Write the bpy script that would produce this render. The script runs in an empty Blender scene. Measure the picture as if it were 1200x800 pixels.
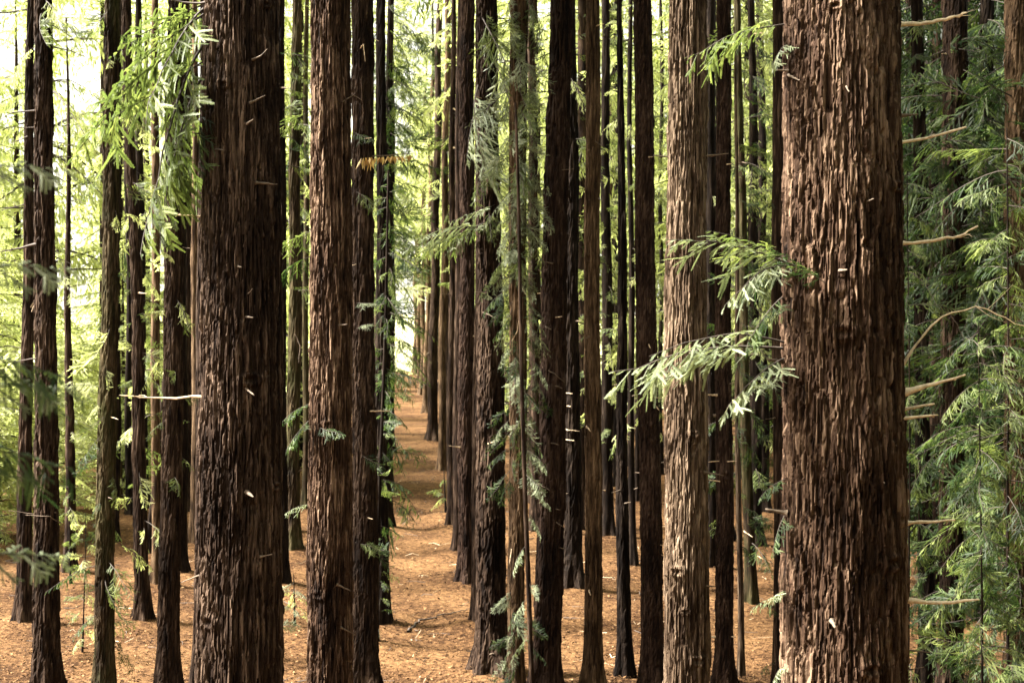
import bpy, math, random
import numpy as np
from mathutils import Vector, Matrix

random.seed(11)
rng = np.random.default_rng(11)
sc = bpy.context.scene
C = sc.collection
R = math.radians

# ------------------------------------------------------------ camera
F = 1200 * 50 / 36.0            # focal length in picture units (1200 wide)
CAM_Z = 6.0
PITCH = math.atan(35 / F)
cam_d = bpy.data.cameras.new('camera')
cam_d.lens = 50; cam_d.sensor_width = 36
cam_d.clip_start = 0.1; cam_d.clip_end = 6000
cam_d.dof.use_dof = True; cam_d.dof.focus_distance = 14; cam_d.dof.aperture_fstop = 3.5
cam = bpy.data.objects.new('camera', cam_d); C.objects.link(cam)
cam.location = (0, 0, CAM_Z); cam.rotation_euler = (R(90) - PITCH, 0, 0)
sc.camera = cam

# ------------------------------------------------------------ sky and sun (bright, hazy day; light from the left, a little behind the camera)
SUN_EL, SUN_AZ = R(42), R(-91)       # azimuth measured from +Y towards +X
w = bpy.data.worlds.new('World'); sc.world = w; w.use_nodes = True
nt = w.node_tree; bg = nt.nodes['Background']
sky = nt.nodes.new('ShaderNodeTexSky'); sky.sky_type = 'NISHITA'; sky.sun_disc = False
sky.sun_elevation = SUN_EL; sky.sun_rotation = SUN_AZ
sky.air_density = 1.0; sky.dust_density = 9.0; sky.ozone_density = 0.6
veil = nt.nodes.new('ShaderNodeMix'); veil.data_type = 'RGBA'; veil.inputs['Factor'].default_value = 0.5   # thin white cloud over the blue
nt.links.new(sky.outputs[0], veil.inputs['A']); veil.inputs['B'].default_value = (9.0, 8.6, 7.2, 1)
nt.links.new(veil.outputs['Result'], bg.inputs[0]); bg.inputs[1].default_value = 0.045
sl = bpy.data.lights.new('sun', 'SUN'); sl.energy = 5.0; sl.angle = R(13); sl.color = (1.0, 0.95, 0.87)
so = bpy.data.objects.new('sun', sl); C.objects.link(so)
sd = Vector((math.sin(SUN_AZ) * math.cos(SUN_EL), math.cos(SUN_AZ) * math.cos(SUN_EL), math.sin(SUN_EL)))
so.rotation_euler = sd.to_track_quat('Z', 'Y').to_euler(); so.location = sd * 60
sc.view_settings.view_transform = 'Standard'; sc.view_settings.look = 'None'
sc.view_settings.exposure = 3.3; sc.view_settings.gamma = 1.0
sc.cycles.max_bounces = 7; sc.cycles.diffuse_bounces = 4; sc.cycles.transmission_bounces = 4
sc.cycles.sample_clamp_indirect = 6

def P(x, y, Y):
    """world point at depth Y that stands at picture place x, y"""
    a, b = (x - 600) / F, (y - 400) / F
    dy = math.cos(PITCH) - b * math.sin(PITCH)
    dz = -math.sin(PITCH) - b * math.cos(PITCH)
    return Vector((a / dy * Y, Y, CAM_Z + dz / dy * Y))
def depth_of_base(y):           # distance at which the ground stands at picture height y
    b = (y - 400) / F
    dy = math.cos(PITCH) - b * math.sin(PITCH); dz = -math.sin(PITCH) - b * math.cos(PITCH)
    return -CAM_Z / (dz / dy)

# ------------------------------------------------------------ helpers
def tag(o, label=None, cat=None, group=None, kind=None):
    for k, v in (('label', label), ('category', cat), ('group', group), ('kind', kind)):
        if v: o[k] = v
    return o
def empty(name, loc):
    o = bpy.data.objects.new(name, None); C.objects.link(o); o.location = loc
    o.empty_display_size = 0.3
    return o
def obj(name, me, parent=None, loc=(0, 0, 0)):
    o = bpy.data.objects.new(name, me); C.objects.link(o); o.location = loc
    if parent: o.parent = parent
    return o
def mesh(name, V, faces, mats, attrs=None, smooth=False):
    """V (n,3); faces list of (array (m,k), material index); attrs {name: per vertex floats}"""
    me = bpy.data.meshes.new(name)
    V = np.asarray(V, dtype=np.float32)
    me.vertices.add(len(V)); me.vertices.foreach_set('co', V.ravel())
    loops = np.concatenate([np.asarray(f, dtype=np.int32).ravel() for f, _ in faces])
    tot = np.concatenate([np.full(len(f), np.shape(f)[1], dtype=np.int32) for f, _ in faces])
    mi = np.concatenate([np.full(len(f), m, dtype=np.int32) for f, m in faces])
    st = np.concatenate([[0], np.cumsum(tot)[:-1]]).astype(np.int32)
    me.loops.add(len(loops)); me.loops.foreach_set('vertex_index', loops)
    me.polygons.add(len(tot)); me.polygons.foreach_set('loop_start', st)
    me.polygons.foreach_set('material_index', mi)
    me.polygons.foreach_set('use_smooth', np.full(len(tot), smooth))
    for m in mats: me.materials.append(m)
    if attrs:
        for k, a in attrs.items():
            at = me.attributes.new(k, 'FLOAT', 'POINT')
            at.data.foreach_set('value', np.asarray(a, dtype=np.float32))
    me.update(calc_edges=True); me.validate()
    return me
def hsh(a, b, seed):
    a = np.asarray(a).astype(np.int64); b = np.asarray(b).astype(np.int64)
    h = (a * 374761393 + b * 668265263 + seed * 2147483647 + 974634777) & 0xffffffff
    h = ((h ^ (h >> 13)) * 1274126177) & 0xffffffff
    h = ((h ^ (h >> 16)) * 2246822519) & 0xffffffff
    return ((h ^ (h >> 15)) & 0xffffff) / float(0xffffff)
def vnoise(u, v, seed, per=None):
    i = np.floor(u); j = np.floor(v); fu = u - i; fv = v - j
    fu = fu * fu * (3 - 2 * fu); fv = fv * fv * (3 - 2 * fv)
    def g(a, b):
        if per: a = np.mod(a, per)
        return hsh(a, b, seed)
    return ((g(i, j) * (1 - fu) + g(i + 1, j) * fu) * (1 - fv) + (g(i, j + 1) * (1 - fu) + g(i + 1, j + 1) * fu) * fv) * 2 - 1
def sstep(x, a, b):
    t = np.clip((x - a) / (b - a), 0, 1); return t * t * (3 - 2 * t)

# ------------------------------------------------------------ materials
def nodes(name):
    m = bpy.data.materials.new(name); m.use_nodes = True
    n = m.node_tree; b = n.nodes['Principled BSDF']
    return m, n, b
def ramp(n, stops, inp):
    r = n.nodes.new('ShaderNodeValToRGB'); e = r.color_ramp.elements
    while len(e) < len(stops): e.new(0.5)
    for k, (p, c) in enumerate(stops): e[k].position = p; e[k].color = (*c, 1)
    n.links.new(inp, r.inputs[0]); return r
def attr(n, name):
    a = n.nodes.new('ShaderNodeAttribute'); a.attribute_name = name; return a
def noise(n, scale, detail=5, vec=None, rough=0.55):
    t = n.nodes.new('ShaderNodeTexNoise'); t.inputs['Scale'].default_value = scale
    t.inputs['Detail'].default_value = detail; t.inputs['Roughness'].default_value = rough
    if vec: n.links.new(vec, t.inputs['Vector'])
    return t
def mapped(n, scale):
    tc = n.nodes.new('ShaderNodeTexCoord'); mp = n.nodes.new('ShaderNodeMapping')
    mp.inputs['Scale'].default_value = scale
    n.links.new(tc.outputs['Object'], mp.inputs['Vector']); return mp.outputs[0]
def math_n(n, op, a, b):
    t = n.nodes.new('ShaderNodeMath'); t.operation = op
    for k, x in enumerate((a, b)):
        if isinstance(x, (int, float)): t.inputs[k].default_value = x
        else: n.links.new(x, t.inputs[k])
    return t.outputs[0]

def bark_mat(name, dark, mid, light, moss=None, moss_amt=0.0, bump=0.9, fib=1.0):
    m, n, b = nodes(name)
    t = attr(n, 'tint').outputs['Fac']
    n1 = noise(n, 26 * fib, 6, mapped(n, (1, 1, 0.09)), 0.65).outputs['Fac']
    n2 = noise(n, 1.3, 3, mapped(n, (1, 1, 0.5))).outputs['Fac']
    f = math_n(n, 'ADD', math_n(n, 'MULTIPLY', t, 0.5), math_n(n, 'MULTIPLY', math_n(n, 'SUBTRACT', n1, 0.5), 1.6))
    f = math_n(n, 'ADD', f, math_n(n, 'MULTIPLY', math_n(n, 'SUBTRACT', n2, 0.5), 1.1))
    r = ramp(n, [(0.0, dark), (0.32, mid), (0.75, light)], f)
    col = r.outputs[0]
    if moss:
        n3 = noise(n, 2.2, 5, mapped(n, (1, 1, 0.35))).outputs['Fac']
        mr = ramp(n, [(0.5 - moss_amt * 0.3, (0, 0, 0)), (0.72 - moss_amt * 0.3, (moss_amt,) * 3)], n3)
        mx = n.nodes.new('ShaderNodeMix'); mx.data_type = 'RGBA'
        n.links.new(mr.outputs[0], mx.inputs['Factor']); n.links.new(col, mx.inputs['A'])
        mx.inputs['B'].default_value = (*moss, 1); col = mx.outputs['Result']
    n.links.new(col, b.inputs['Base Color'])
    b.inputs['Roughness'].default_value = 0.72
    b.inputs['Specular IOR Level'].default_value = 0.04
    n4 = noise(n, 60 * fib, 5, mapped(n, (1, 1, 0.12)), 0.7).outputs['Fac']
    bp = n.nodes.new('ShaderNodeBump'); bp.inputs['Strength'].default_value = bump; bp.inputs['Distance'].default_value = 0.012
    n.links.new(math_n(n, 'ADD', math_n(n, 'MULTIPLY', n4, 0.6), n1), bp.inputs['Height'])
    n.links.new(bp.outputs[0], b.inputs['Normal'])
    return m
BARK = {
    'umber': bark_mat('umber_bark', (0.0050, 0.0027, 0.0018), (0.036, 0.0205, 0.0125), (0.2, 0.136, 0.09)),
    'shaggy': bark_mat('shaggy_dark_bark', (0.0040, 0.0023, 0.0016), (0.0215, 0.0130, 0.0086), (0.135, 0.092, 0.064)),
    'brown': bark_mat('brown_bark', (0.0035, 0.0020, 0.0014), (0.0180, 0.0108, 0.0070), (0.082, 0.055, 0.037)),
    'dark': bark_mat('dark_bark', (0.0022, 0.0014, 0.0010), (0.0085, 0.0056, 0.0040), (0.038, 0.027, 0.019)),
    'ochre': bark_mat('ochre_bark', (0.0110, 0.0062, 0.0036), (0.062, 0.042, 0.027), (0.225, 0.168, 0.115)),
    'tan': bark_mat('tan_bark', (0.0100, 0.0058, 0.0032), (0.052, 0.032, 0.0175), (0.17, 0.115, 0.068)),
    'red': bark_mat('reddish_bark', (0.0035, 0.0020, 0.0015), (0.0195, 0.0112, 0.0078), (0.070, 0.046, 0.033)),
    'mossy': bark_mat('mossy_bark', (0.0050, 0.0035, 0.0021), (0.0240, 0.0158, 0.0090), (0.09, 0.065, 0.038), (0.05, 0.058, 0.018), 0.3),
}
def leaf_mat(name, a, b_, c, transl=0.42):
    m, n, b = nodes(name)
    t = attr(n, 'tint').outputs['Fac']
    r = ramp(n, [(0.0, a), (0.55, b_), (1.0, c)], t)
    n.links.new(r.outputs[0], b.inputs['Base Color']); b.inputs['Roughness'].default_value = 0.5
    b.inputs['Specular IOR Level'].default_value = 0.2
    tr = n.nodes.new('ShaderNodeBsdfTranslucent')
    g = n.nodes.new('ShaderNodeMix'); g.data_type = 'RGBA'; g.blend_type = 'MULTIPLY'; g.inputs['Factor'].default_value = 1
    n.links.new(r.outputs[0], g.inputs['A']); g.inputs['B'].default_value = (1.55, 1.6, 1.05, 1)
    n.links.new(g.outputs['Result'], tr.inputs['Color'])
    mx = n.nodes.new('ShaderNodeMixShader'); mx.inputs[0].default_value = transl
    n.links.new(b.outputs[0], mx.inputs[1]); n.links.new(tr.outputs[0], mx.inputs[2])
    n.links.new(mx.outputs[0], n.nodes['Material Output'].inputs[0])
    return m
LEAF = {
    'deep': leaf_mat('deep_green_needles', (0.006, 0.015, 0.004), (0.019, 0.037, 0.010), (0.08, 0.115, 0.028)),
    'blue': leaf_mat('bluish_green_needles', (0.010, 0.023, 0.008), (0.026, 0.048, 0.016), (0.095, 0.13, 0.042)),
    'pale': leaf_mat('pale_grey_green_needles', (0.075, 0.094, 0.052), (0.13, 0.153, 0.088), (0.235, 0.26, 0.155), 0.25),
    'fresh': leaf_mat('fresh_green_needles', (0.042, 0.06, 0.018), (0.08, 0.107, 0.034), (0.175, 0.205, 0.07)),
    'light': leaf_mat('yellow_green_leaves', (0.17, 0.195, 0.08), (0.31, 0.34, 0.16), (0.5, 0.51, 0.3), 0.6),
    'withered': leaf_mat('withered_orange_leaves', (0.24, 0.14, 0.05), (0.32, 0.21, 0.08), (0.4, 0.29, 0.13), 0.35),
}
def plain(name, col, rough=0.8, var=0.25):
    m, n, b = nodes(name)
    t = noise(n, 30, 4, mapped(n, (1, 1, 1))).outputs['Fac']
    r = ramp(n, [(0.3, tuple(c * (1 - var) for c in col)), (0.7, tuple(min(1, c * (1 + var)) for c in col))], t)
    n.links.new(r.outputs[0], b.inputs['Base Color']); b.inputs['Roughness'].default_value = rough
    return m
TWIG = plain('brown_twig', (0.028, 0.019, 0.012))
PALEWOOD = plain('pale_dead_wood', (0.4, 0.3, 0.19), 0.8, 0.55)
LITWOOD = plain('lit_tone_dead_wood', (0.62, 0.5, 0.34), 0.8, 0.35)  # pale dead wood, colour lightened to look lit where the trunk shades it
CHIPWOOD = plain('broken_stub_wood', (0.085, 0.06, 0.038), 0.85, 0.6)
GREYWOOD = plain('grey_dead_wood', (0.1, 0.07, 0.045), 0.85, 0.5)
DARKWOOD = plain('dark_dead_wood', (0.05, 0.035, 0.025), 0.8, 0.3)

# ------------------------------------------------------------ bark trunks
def cells(u, v, n, seed, aniso=0.55):
    """jittered cells, n round the trunk: edge distance, id, local offsets"""
    i0 = np.floor(u); j0 = np.floor(v)
    f1 = np.full(u.shape, 9.0); f2 = f1.copy(); hid = np.zeros(u.shape); dvv = np.zeros(u.shape); duu = np.zeros(u.shape)
    for dj in (-1, 0, 1):
        for di in (-1, 0, 1):
            ii = i0 + di; jj = j0 + dj; im = np.mod(ii, n)
            du = u - (ii + 0.5 + 0.8 * (hsh(im, jj, seed) - 0.5)); dv = v - (jj + 0.5 + 0.95 * (hsh(im, jj, seed + 1) - 0.5))
            d = np.abs(du) + aniso * np.abs(dv) ** 1.3
            c = d < f1
            f2 = np.where(c, f1, np.minimum(f2, d)); hid = np.where(c, hsh(im, jj, seed + 2), hid)
            dvv = np.where(c, dv, dvv); duu = np.where(c, du, duu); f1 = np.minimum(f1, d)
    return f2 - f1, hid, duu, dvv
def bark_field(S, Z, circ, cw, ch, seed):
    """furrowed, flaky bark: height and a tint per plate, periodic round the trunk"""
    n = max(5, int(round(circ / cw)))
    u = S / circ * n
    u = u + 0.45 * vnoise(u * 0.5 if n % 2 == 0 else u, Z / ch * 0.6, seed + 3, n // 2 if n % 2 == 0 else n) + 0.12 * vnoise(u * 2, Z / ch * 3.5, seed + 4, n * 2)
    v = Z / ch
    e1, id1, du1, dv1 = cells(u, v, n, seed)
    e2, id2, du2, dv2 = cells(u * 2 + 0.2 * vnoise(u * 2, v * 3, seed + 41, n * 2), v * 1.7 + .5, n * 2, seed + 11, 0.6)
    e3, id3, du3, dv3 = cells(u * 5, v * 3.2 + .2, n * 5, seed + 23, 0.7)
    wv = 0.1 + 0.22 * (0.5 + 0.5 * vnoise(u * 1.0, v * 1.7, seed + 61, n))
    h = 0.62 * sstep(e1, 0.0, wv) * (0.6 + 0.4 * id1) + 0.22 * id1
    h += 0.24 * id2 + 0.34 * (id2 - 0.5) * du2 - 0.16 * dv2 * (id2 > .4) - 0.12 * np.exp(-(e2 / .12) ** 2)
    h += 0.11 * id3 - 0.04 * dv3 + 0.13 * (1 - np.abs(vnoise(u * 3, v * 0.9, seed + 51, n * 3)) * 2)
    h *= 1 + 0.25 * vnoise(u * 0.5 if n % 2 == 0 else u, v * .8, seed + 31, n // 2 if n % 2 == 0 else n)
    tint = 0.12 + 0.35 * id1 + 0.3 * id2 + 0.2 * id3
    return h, np.clip(tint, 0, 1)

def trunk_mesh(name, prof, cx, z_rows, nseg, amp, cw, ch, mat, seed, knots=(), fade=1.0):
    """prof(z)->radius, cx(z)->(x,y) centre offset"""
    z = np.asarray(z_rows); nr = len(z)
    a = np.linspace(0, 2 * np.pi, nseg, endpoint=False)
    A, Z = np.meshgrid(a, z)
    r0 = np.array([prof(t) for t in z])[:, None]
    circ = 2 * np.pi * float(np.interp(CAM_Z, z, r0[:, 0]))
    h, tint = bark_field(A / (2 * np.pi) * circ, Z, circ, cw, ch, seed)
    big = vnoise(A / (2 * np.pi) * 5, Z * 0.7, seed + 20, 5) * 0.02 + vnoise(A / (2 * np.pi) * 9, Z * 1.8, seed + 21, 9) * 0.012
    rr = r0 * (1 + big) + amp * (h - 0.85)
    for (ka, kz, kr) in knots:          # branch scars: a puckered ring round a pit
        da = (np.mod(A - ka + np.pi, 2 * np.pi) - np.pi) * r0; dz = (Z - kz) * 1.9
        d = np.sqrt(da ** 2 + dz ** 2) / kr
        rr += amp * 0.45 * np.exp(-((d - 0.95) / 0.5) ** 2) - amp * 0.35 * np.exp(-(d / 0.6) ** 2)
    low = np.clip(1 - Z / 1.3, 0, 1) ** 2.4
    rr = rr + low * r0 * (0.6 + 0.34 * np.cos(A * 5 + seed) + 0.16 * np.cos(A * 3 + seed * 2))
    c = np.array([cx(t) for t in z])
    V = np.stack([c[:, 0:1] + rr * np.cos(A), c[:, 1:2] + rr * np.sin(A), Z], -1).reshape(-1, 3)
    i = np.arange(nr - 1)[:, None] * nseg; j = np.arange(nseg)[None, :]; j2 = (j + 1) % nseg
    Fq = np.stack([i + j, i + j2, i + nseg + j2, i + nseg + j], -1).reshape(-1, 4)
    return mesh(name, V, [(Fq, 0)], [mat], {'tint': tint.ravel()}, smooth=nseg < 40)

# ------------------------------------------------------------ tubes
def tube_arrays(pts, rad, k=5):
    pts = np.asarray(pts, float); n = len(pts); V = []
    for q in range(n):
        t = pts[min(q + 1, n - 1)] - pts[max(q - 1, 0)]; t /= np.linalg.norm(t) + 1e-9
        up = np.array([0, 0, 1.0]) if abs(t[2]) < 0.9 else np.array([1.0, 0, 0])
        s = np.cross(t, up); s /= np.linalg.norm(s); u = np.cross(s, t)
        for m in range(k):
            an = 2 * np.pi * m / k
            V.append(pts[q] + rad[q] * (math.cos(an) * s + math.sin(an) * u))
    Fq = [(q * k + m, q * k + (m + 1) % k, (q + 1) * k + (m + 1) % k, (q + 1) * k + m) for q in range(n - 1) for m in range(k)]
    return np.array(V), np.array(Fq)

def merge(parts):
    """parts: list of (V, F, mat, tint)"""
    Vs, Fs, Ts, off = [], {}, [], 0
    for V, f, m, t in parts:
        Vs.append(V); Ts.append(np.broadcast_to(np.asarray(t, float), (len(V),)))
        Fs.setdefault((m, np.shape(f)[1]), []).append(np.asarray(f) + off); off += len(V)
    return np.concatenate(Vs), [(np.concatenate(v), k[0]) for k, v in Fs.items()], np.concatenate(Ts)

# ------------------------------------------------------------ boughs (needle sprays)
def frond_frames(L, rise, droop, nside, r):
    """main axis and its side fronds: (p0, dir, length)"""
    T = np.linspace(0, 1, 9)
    wob = np.cumsum(r.normal(0, 0.016 * L, (9, 3)), 0); wob[0] = 0
    axis = np.stack([T * L, 0 * T, rise * L * T - droop * L * T ** 2], -1) + wob * T[:, None]
    out = []
    for q in range(nside):
        t = 0.12 + 0.88 * (q + r.random() * 0.7) / nside
        p = np.array([np.interp(t, T, axis[:, k]) for k in range(3)])
        tg = np.array([np.interp(min(t + .05, 1), T, axis[:, k]) - np.interp(t - .05, T, axis[:, k]) for k in range(3)]); tg /= np.linalg.norm(tg)
        if r.random() < 0.16: continue
        s = 1 if q % 2 else -1
        an = R(r.uniform(35, 62)) * s * (1 - 0.5 * max(0, t - .8) / .2)
        side = np.array([-tg[1], tg[0], 0]); side /= np.linalg.norm(side)
        d = tg * math.cos(an) + side * math.sin(an) + np.array([0, 0, -r.uniform(0.0, 0.5) - droop * 0.5]); d /= np.linalg.norm(d)
        l = L * (0.09 + 0.15 * math.sin(math.pi * min(1, 0.15 + t * 0.85))) * r.uniform(0.35, 1.45)
        out.append((p, d, l))
    return axis, out

def needles(p, d, l, step, nl, nw, r, sag=0.5):
    """a strand clad on both sides with flat needles (triangles)"""
    n = max(3, int(l / step)); t = np.linspace(0.04, 1, n)
    droop = np.array([0, 0, -1.0])
    c = p + d * (t[:, None] * l) + droop * (sag * l * 0.35 * t[:, None] ** 2)
    tang = d + droop * (sag * 0.7 * t[:, None]); tang /= np.linalg.norm(tang, axis=1)[:, None]
    up = np.array([r.normal(0, .35), r.normal(0, .35), 1.0])
    side = np.cross(tang, up); side /= np.linalg.norm(side, axis=1)[:, None] + 1e-9
    Vs = []
    for s in (-1, 1):
        ln = nl * (0.55 + 0.45 * np.sin(np.pi * np.clip(t * 0.9 + .08, 0, 1)))[:, None] * r.uniform(.8, 1.2, (n, 1))
        dr = tang * 0.55 + side * s + droop * r.uniform(0, .35, (n, 1)); dr /= np.linalg.norm(dr, axis=1)[:, None]
        tip = c + dr * ln
        Vs.append(np.stack([c - tang * nw / 2, c + tang * nw / 2 + dr * ln * 0.15, tip], 1))
    V = np.concatenate(Vs).reshape(-1, 3)
    return V, np.arange(len(V)).reshape(-1, 3), c

def kites(P0, D, Ln, Wd, r):
    """many flat lance-shaped quads"""
    n = len(P0); up = r.normal(0, .5, (n, 3)) + np.array([0, 0, 1.0])
    s = np.cross(D, up); s /= np.linalg.norm(s, axis=1)[:, None] + 1e-9
    mid = P0 + D * (Ln * 0.45)[:, None]
    V = np.stack([P0, mid + s * (Wd / 2)[:, None], P0 + D * Ln[:, None], mid - s * (Wd / 2)[:, None]], 1).reshape(-1, 3)
    return V, np.arange(len(V)).reshape(-1, 4)

def bough_fine(seed, L=1.0, rise=0.1, droop=0.3, nside=26):
    r = np.random.default_rng(seed)
    axis, fr = frond_frames(L, rise, droop, nside, r); parts = []
    V, f = tube_arrays(axis, np.linspace(0.009, 0.002, 9) * (0.6 + 0.4 * L), 4); parts.append((V, f, 1, 0.5))
    for p, d, l in fr:
        tn = r.uniform(0.1, 0.9)
        V, f, c = needles(p, d, l, 0.0065, 0.017, 0.0095, r, 0.25 + droop * .8)
        parts.append((V, f, 0, tn))
        Vt, ft = tube_arrays(c[::max(1, len(c) // 4)], np.full(len(c[::max(1, len(c) // 4)]), 0.0016), 3); parts.append((Vt, ft, 1, 0.5))
        for _ in range(int(l / 0.04)):
            k = r.integers(len(c) // 5, max(len(c) // 5 + 1, int(len(c) * .85)))
            s = r.choice([-1, 1]); sd_ = np.cross(d, [0, 0, 1.0]) * s
            dd = d * 0.75 + sd_ * 0.75 + np.array([0, 0, -r.uniform(0, .4)]); dd /= np.linalg.norm(dd)
            V, f, _c = needles(c[k], dd, l * r.uniform(0.25, 0.6), 0.0065, 0.015, 0.0095, r, 0.4)
            parts.append((V, f, 0, np.clip(tn + r.normal(0, .12), 0, 1)))
    return merge(parts)
def bough_coarse(r, L, rise, droop, nside, kl=0.075, kw=0.024, sub=8):
    axis, fr = frond_frames(L, rise, droop, nside, r)
    V, f = tube_arrays(axis[::2], np.linspace(0.014, 0.003, 5) * (0.5 + 0.4 * L), 3)
    parts = [(V, f, 1, 0.5)]
    base = r.uniform(0.15, 0.7)
    P0, D, Ln, Wd = [], [], [], []
    for p, d, l in fr:
        for q in range(sub):
            t = (q + r.random()) / sub; s = r.choice([-1, 1])
            pt = p + d * l * t + np.array([0, 0, -0.3 * l * t * t])
            dd = d * r.uniform(.3, 1) + np.cross(d, [0, 0, 1.0]) * s * r.uniform(.2, 1) + np.array([0, 0, -r.uniform(0, .7)])
            P0.append(pt); D.append(dd / np.linalg.norm(dd)); Ln.append(kl * r.uniform(.6, 1.5)); Wd.append(kw * r.uniform(.7, 1.3))
    V, f = kites(np.array(P0), np.array(D), np.array(Ln), np.array(Wd), r)
    parts.append((V, f, 0, np.repeat(np.clip(base + r.normal(0, .17, len(P0)), 0, 1), 4)))
    return merge(parts)

FINE = []
for k, (ri, dr, ns) in enumerate([(0.05, 0.25, 25), (0.12, 0.35, 22), (0.0, 0.55, 23), (-0.1, 0.3, 21), (0.1, 0.15, 26), (-0.25, 0.75, 24), (0.02, 0.4, 28), (0.15, 0.45, 19), (-0.05, 0.6, 26)]):
    V, f, t = bough_fine(100 + k, 1.0, ri, dr * .8, int(ns * 1.2))
    FINE.append(mesh('needle_spray', V, f, [LEAF['deep'], TWIG], {'tint': t}))


def crown_mesh(seed, h, r0, r1, nb, leaf, shape='cone', bare=0.0):
    """branches round an axis from z=0 to h, each with its fronds"""
    r = np.random.default_rng(seed); Vs, Fs, Ts, off = [], {}, [], 0
    lib = [bough_coarse(r, 1.0, r.uniform(-.1, .2), r.uniform(.15, .6), 26) for _ in range(9)]
    for q in range(nb):
        z = h * (q + r.random()) / nb
        t = z / h; rad = r0 + (r1 - r0) * t if shape == 'cone' else r0 * math.sin(math.pi * min(1, 0.12 + .88 * t)) + r1
        L = rad * r.uniform(0.45, 1.15)
        if r.random() < bare: continue
        V, f, tn = lib[r.integers(len(lib))]
        M = (Matrix.Translation((0, 0, z)) @ Matrix.Rotation(r.uniform(0, 6.283), 4, 'Z') @ Matrix.Rotation(r.uniform(-0.35, 0.25), 4, 'Y')
             @ Matrix.Rotation(r.normal(0, 0.6), 4, 'X'))
        M = np.array(M)
        sc_ = L; W = V * sc_
        W = W @ M[:3, :3].T + M[:3, 3]
        Vs.append(W); Ts.append(np.clip(tn + r.normal(0, .1), 0, 1))
        for fa, m in f: Fs.setdefault((m, fa.shape[1]), []).append(fa + off)
        off += len(V)
    return mesh('crown', np.concatenate(Vs), [(np.concatenate(v), k[0]) for k, v in Fs.items()], [leaf, TWIG], {'tint': np.concatenate(Ts)})

CROWN = [crown_mesh(200, 14, 2.6, 0.7, 130, LEAF['fresh']), crown_mesh(201, 14, 2.2, 0.6, 120, LEAF['fresh']),
         crown_mesh(202, 14, 2.4, 0.9, 110, LEAF['light']), crown_mesh(203, 14, 2.9, 0.6, 185, LEAF['deep'])]
LOOSE = [crown_mesh(210, 14, 2.4, 0.8, 105, LEAF['light'], 'round', .1), crown_mesh(211, 14, 2.0, 1.0, 95, LEAF['light'], 'cone', .1),
         crown_mesh(212, 14, 2.6, 0.5, 110, LEAF['light'], 'round')]

# ------------------------------------------------------------ trees of the plantation
TREES = {}
FRAME_BOTTOM = 800
class Tree: pass
def make_tree(key, label, mat, xt, xb, wt, wb, base=None, D=None, yt=0, res=(48, 150), amp=None, cw=None, ch=None,
              height=26.0, crown=0, crown_z=None, cat='tree', group='redwood trunks of the plantation', knots=0, bend=0, top_at=None, name='redwood_tree'):
    """xt, wt: picture centre and width at row yt; xb, wb: at the base row (or the foot of the frame)"""
    if base is not None: D = depth_of_base(base)
    yb = base if base is not None else FRAME_BOTTOM
    pt, pb = P(xt, yt, D), P(xb, yb, D)
    rt, rb = wt / F * D / 2, wb / F * D / 2
    sx = (pt.x - pb.x) / (pt.z - pb.z)
    x0 = pb.x - sx * pb.z
    o = empty(name, (x0, D, 0)); tag(o, label, cat, group)
    if top_at is not None: height = top_at
    def prof(z):
        if z <= pb.z: r = rb + (rb - rt) / (pt.z - pb.z) * (pb.z - z) * 0.5
        elif z <= pt.z: r = rb + (rt - rb) * (z - pb.z) / (pt.z - pb.z)
        else: r = max(0.012, rt * max(0.0, 1 - (z - pt.z) / max(0.5, height - pt.z)) ** 0.8)
        if top_at is None and z > pt.z: r = max(0.05, r)
        return r
    def cx(z):
        zz = z
        b = bend * math.sin(math.pi * min(1, max(0, z / max(1, pt.z)))) if bend else 0
        s = 0.012 * D / 20
        return (sx * zz + b + s * math.sin(z * 0.9 + D * 3.1) , s * math.sin(z * 0.7 + D))
    zlo = max(-0.15, P(0, 830, D).z); zhi = min(P(0, -25, D).z, height)
    rows = list(np.linspace(-0.15, zlo, 14)[:-1]) if zlo > 0.3 else []
    if not rows: zlo = -0.15
    rows += list(np.linspace(zlo, zhi, res[1]))
    if height > zhi + .5: rows += list(np.linspace(zhi, height, 26)[1:])
    seed = sum(ord(q) * (n + 3) for n, q in enumerate(key))
    rr = random.Random(seed); ks = [(rr.uniform(-2.9, -0.25), rr.uniform(zlo, zhi), rr.uniform(.05, .1)) for _ in range(knots)]
    dia = 2 * rb
    me = trunk_mesh('trunk', prof, cx, rows, res[0], amp if amp else 0.045 * min(1, dia / .45), cw if cw else 0.055, ch if ch else 0.42, BARK[mat], seed, ks)
    obj('trunk', me, o)
    t = Tree(); t.o = o; t.D = D; t.prof = prof; t.cx = cx; t.x0 = x0; t.h = height; t.zlo = zlo; t.zhi = zhi
    TREES[key] = t
    if crown is not None:
        z0 = crown_z if crown_z is not None else P(0, 0, D).z + 1.2 + rr.random() * 2
        c = obj('crown', CROWN[crown], o, (sx * z0, 0, z0)); s = (height + 0.6 - z0) / 14
        k = min(1.15, .75 + 0.1 * s * rr.random()); c.scale = (k, k, s); c.rotation_euler = (0, 0, rr.uniform(0, 6.28))
    return t
def centre(t, z):
    x, y = t.cx(z); return Vector((t.x0 + x, t.D + y, z))

G2 = (22, 70)
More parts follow.
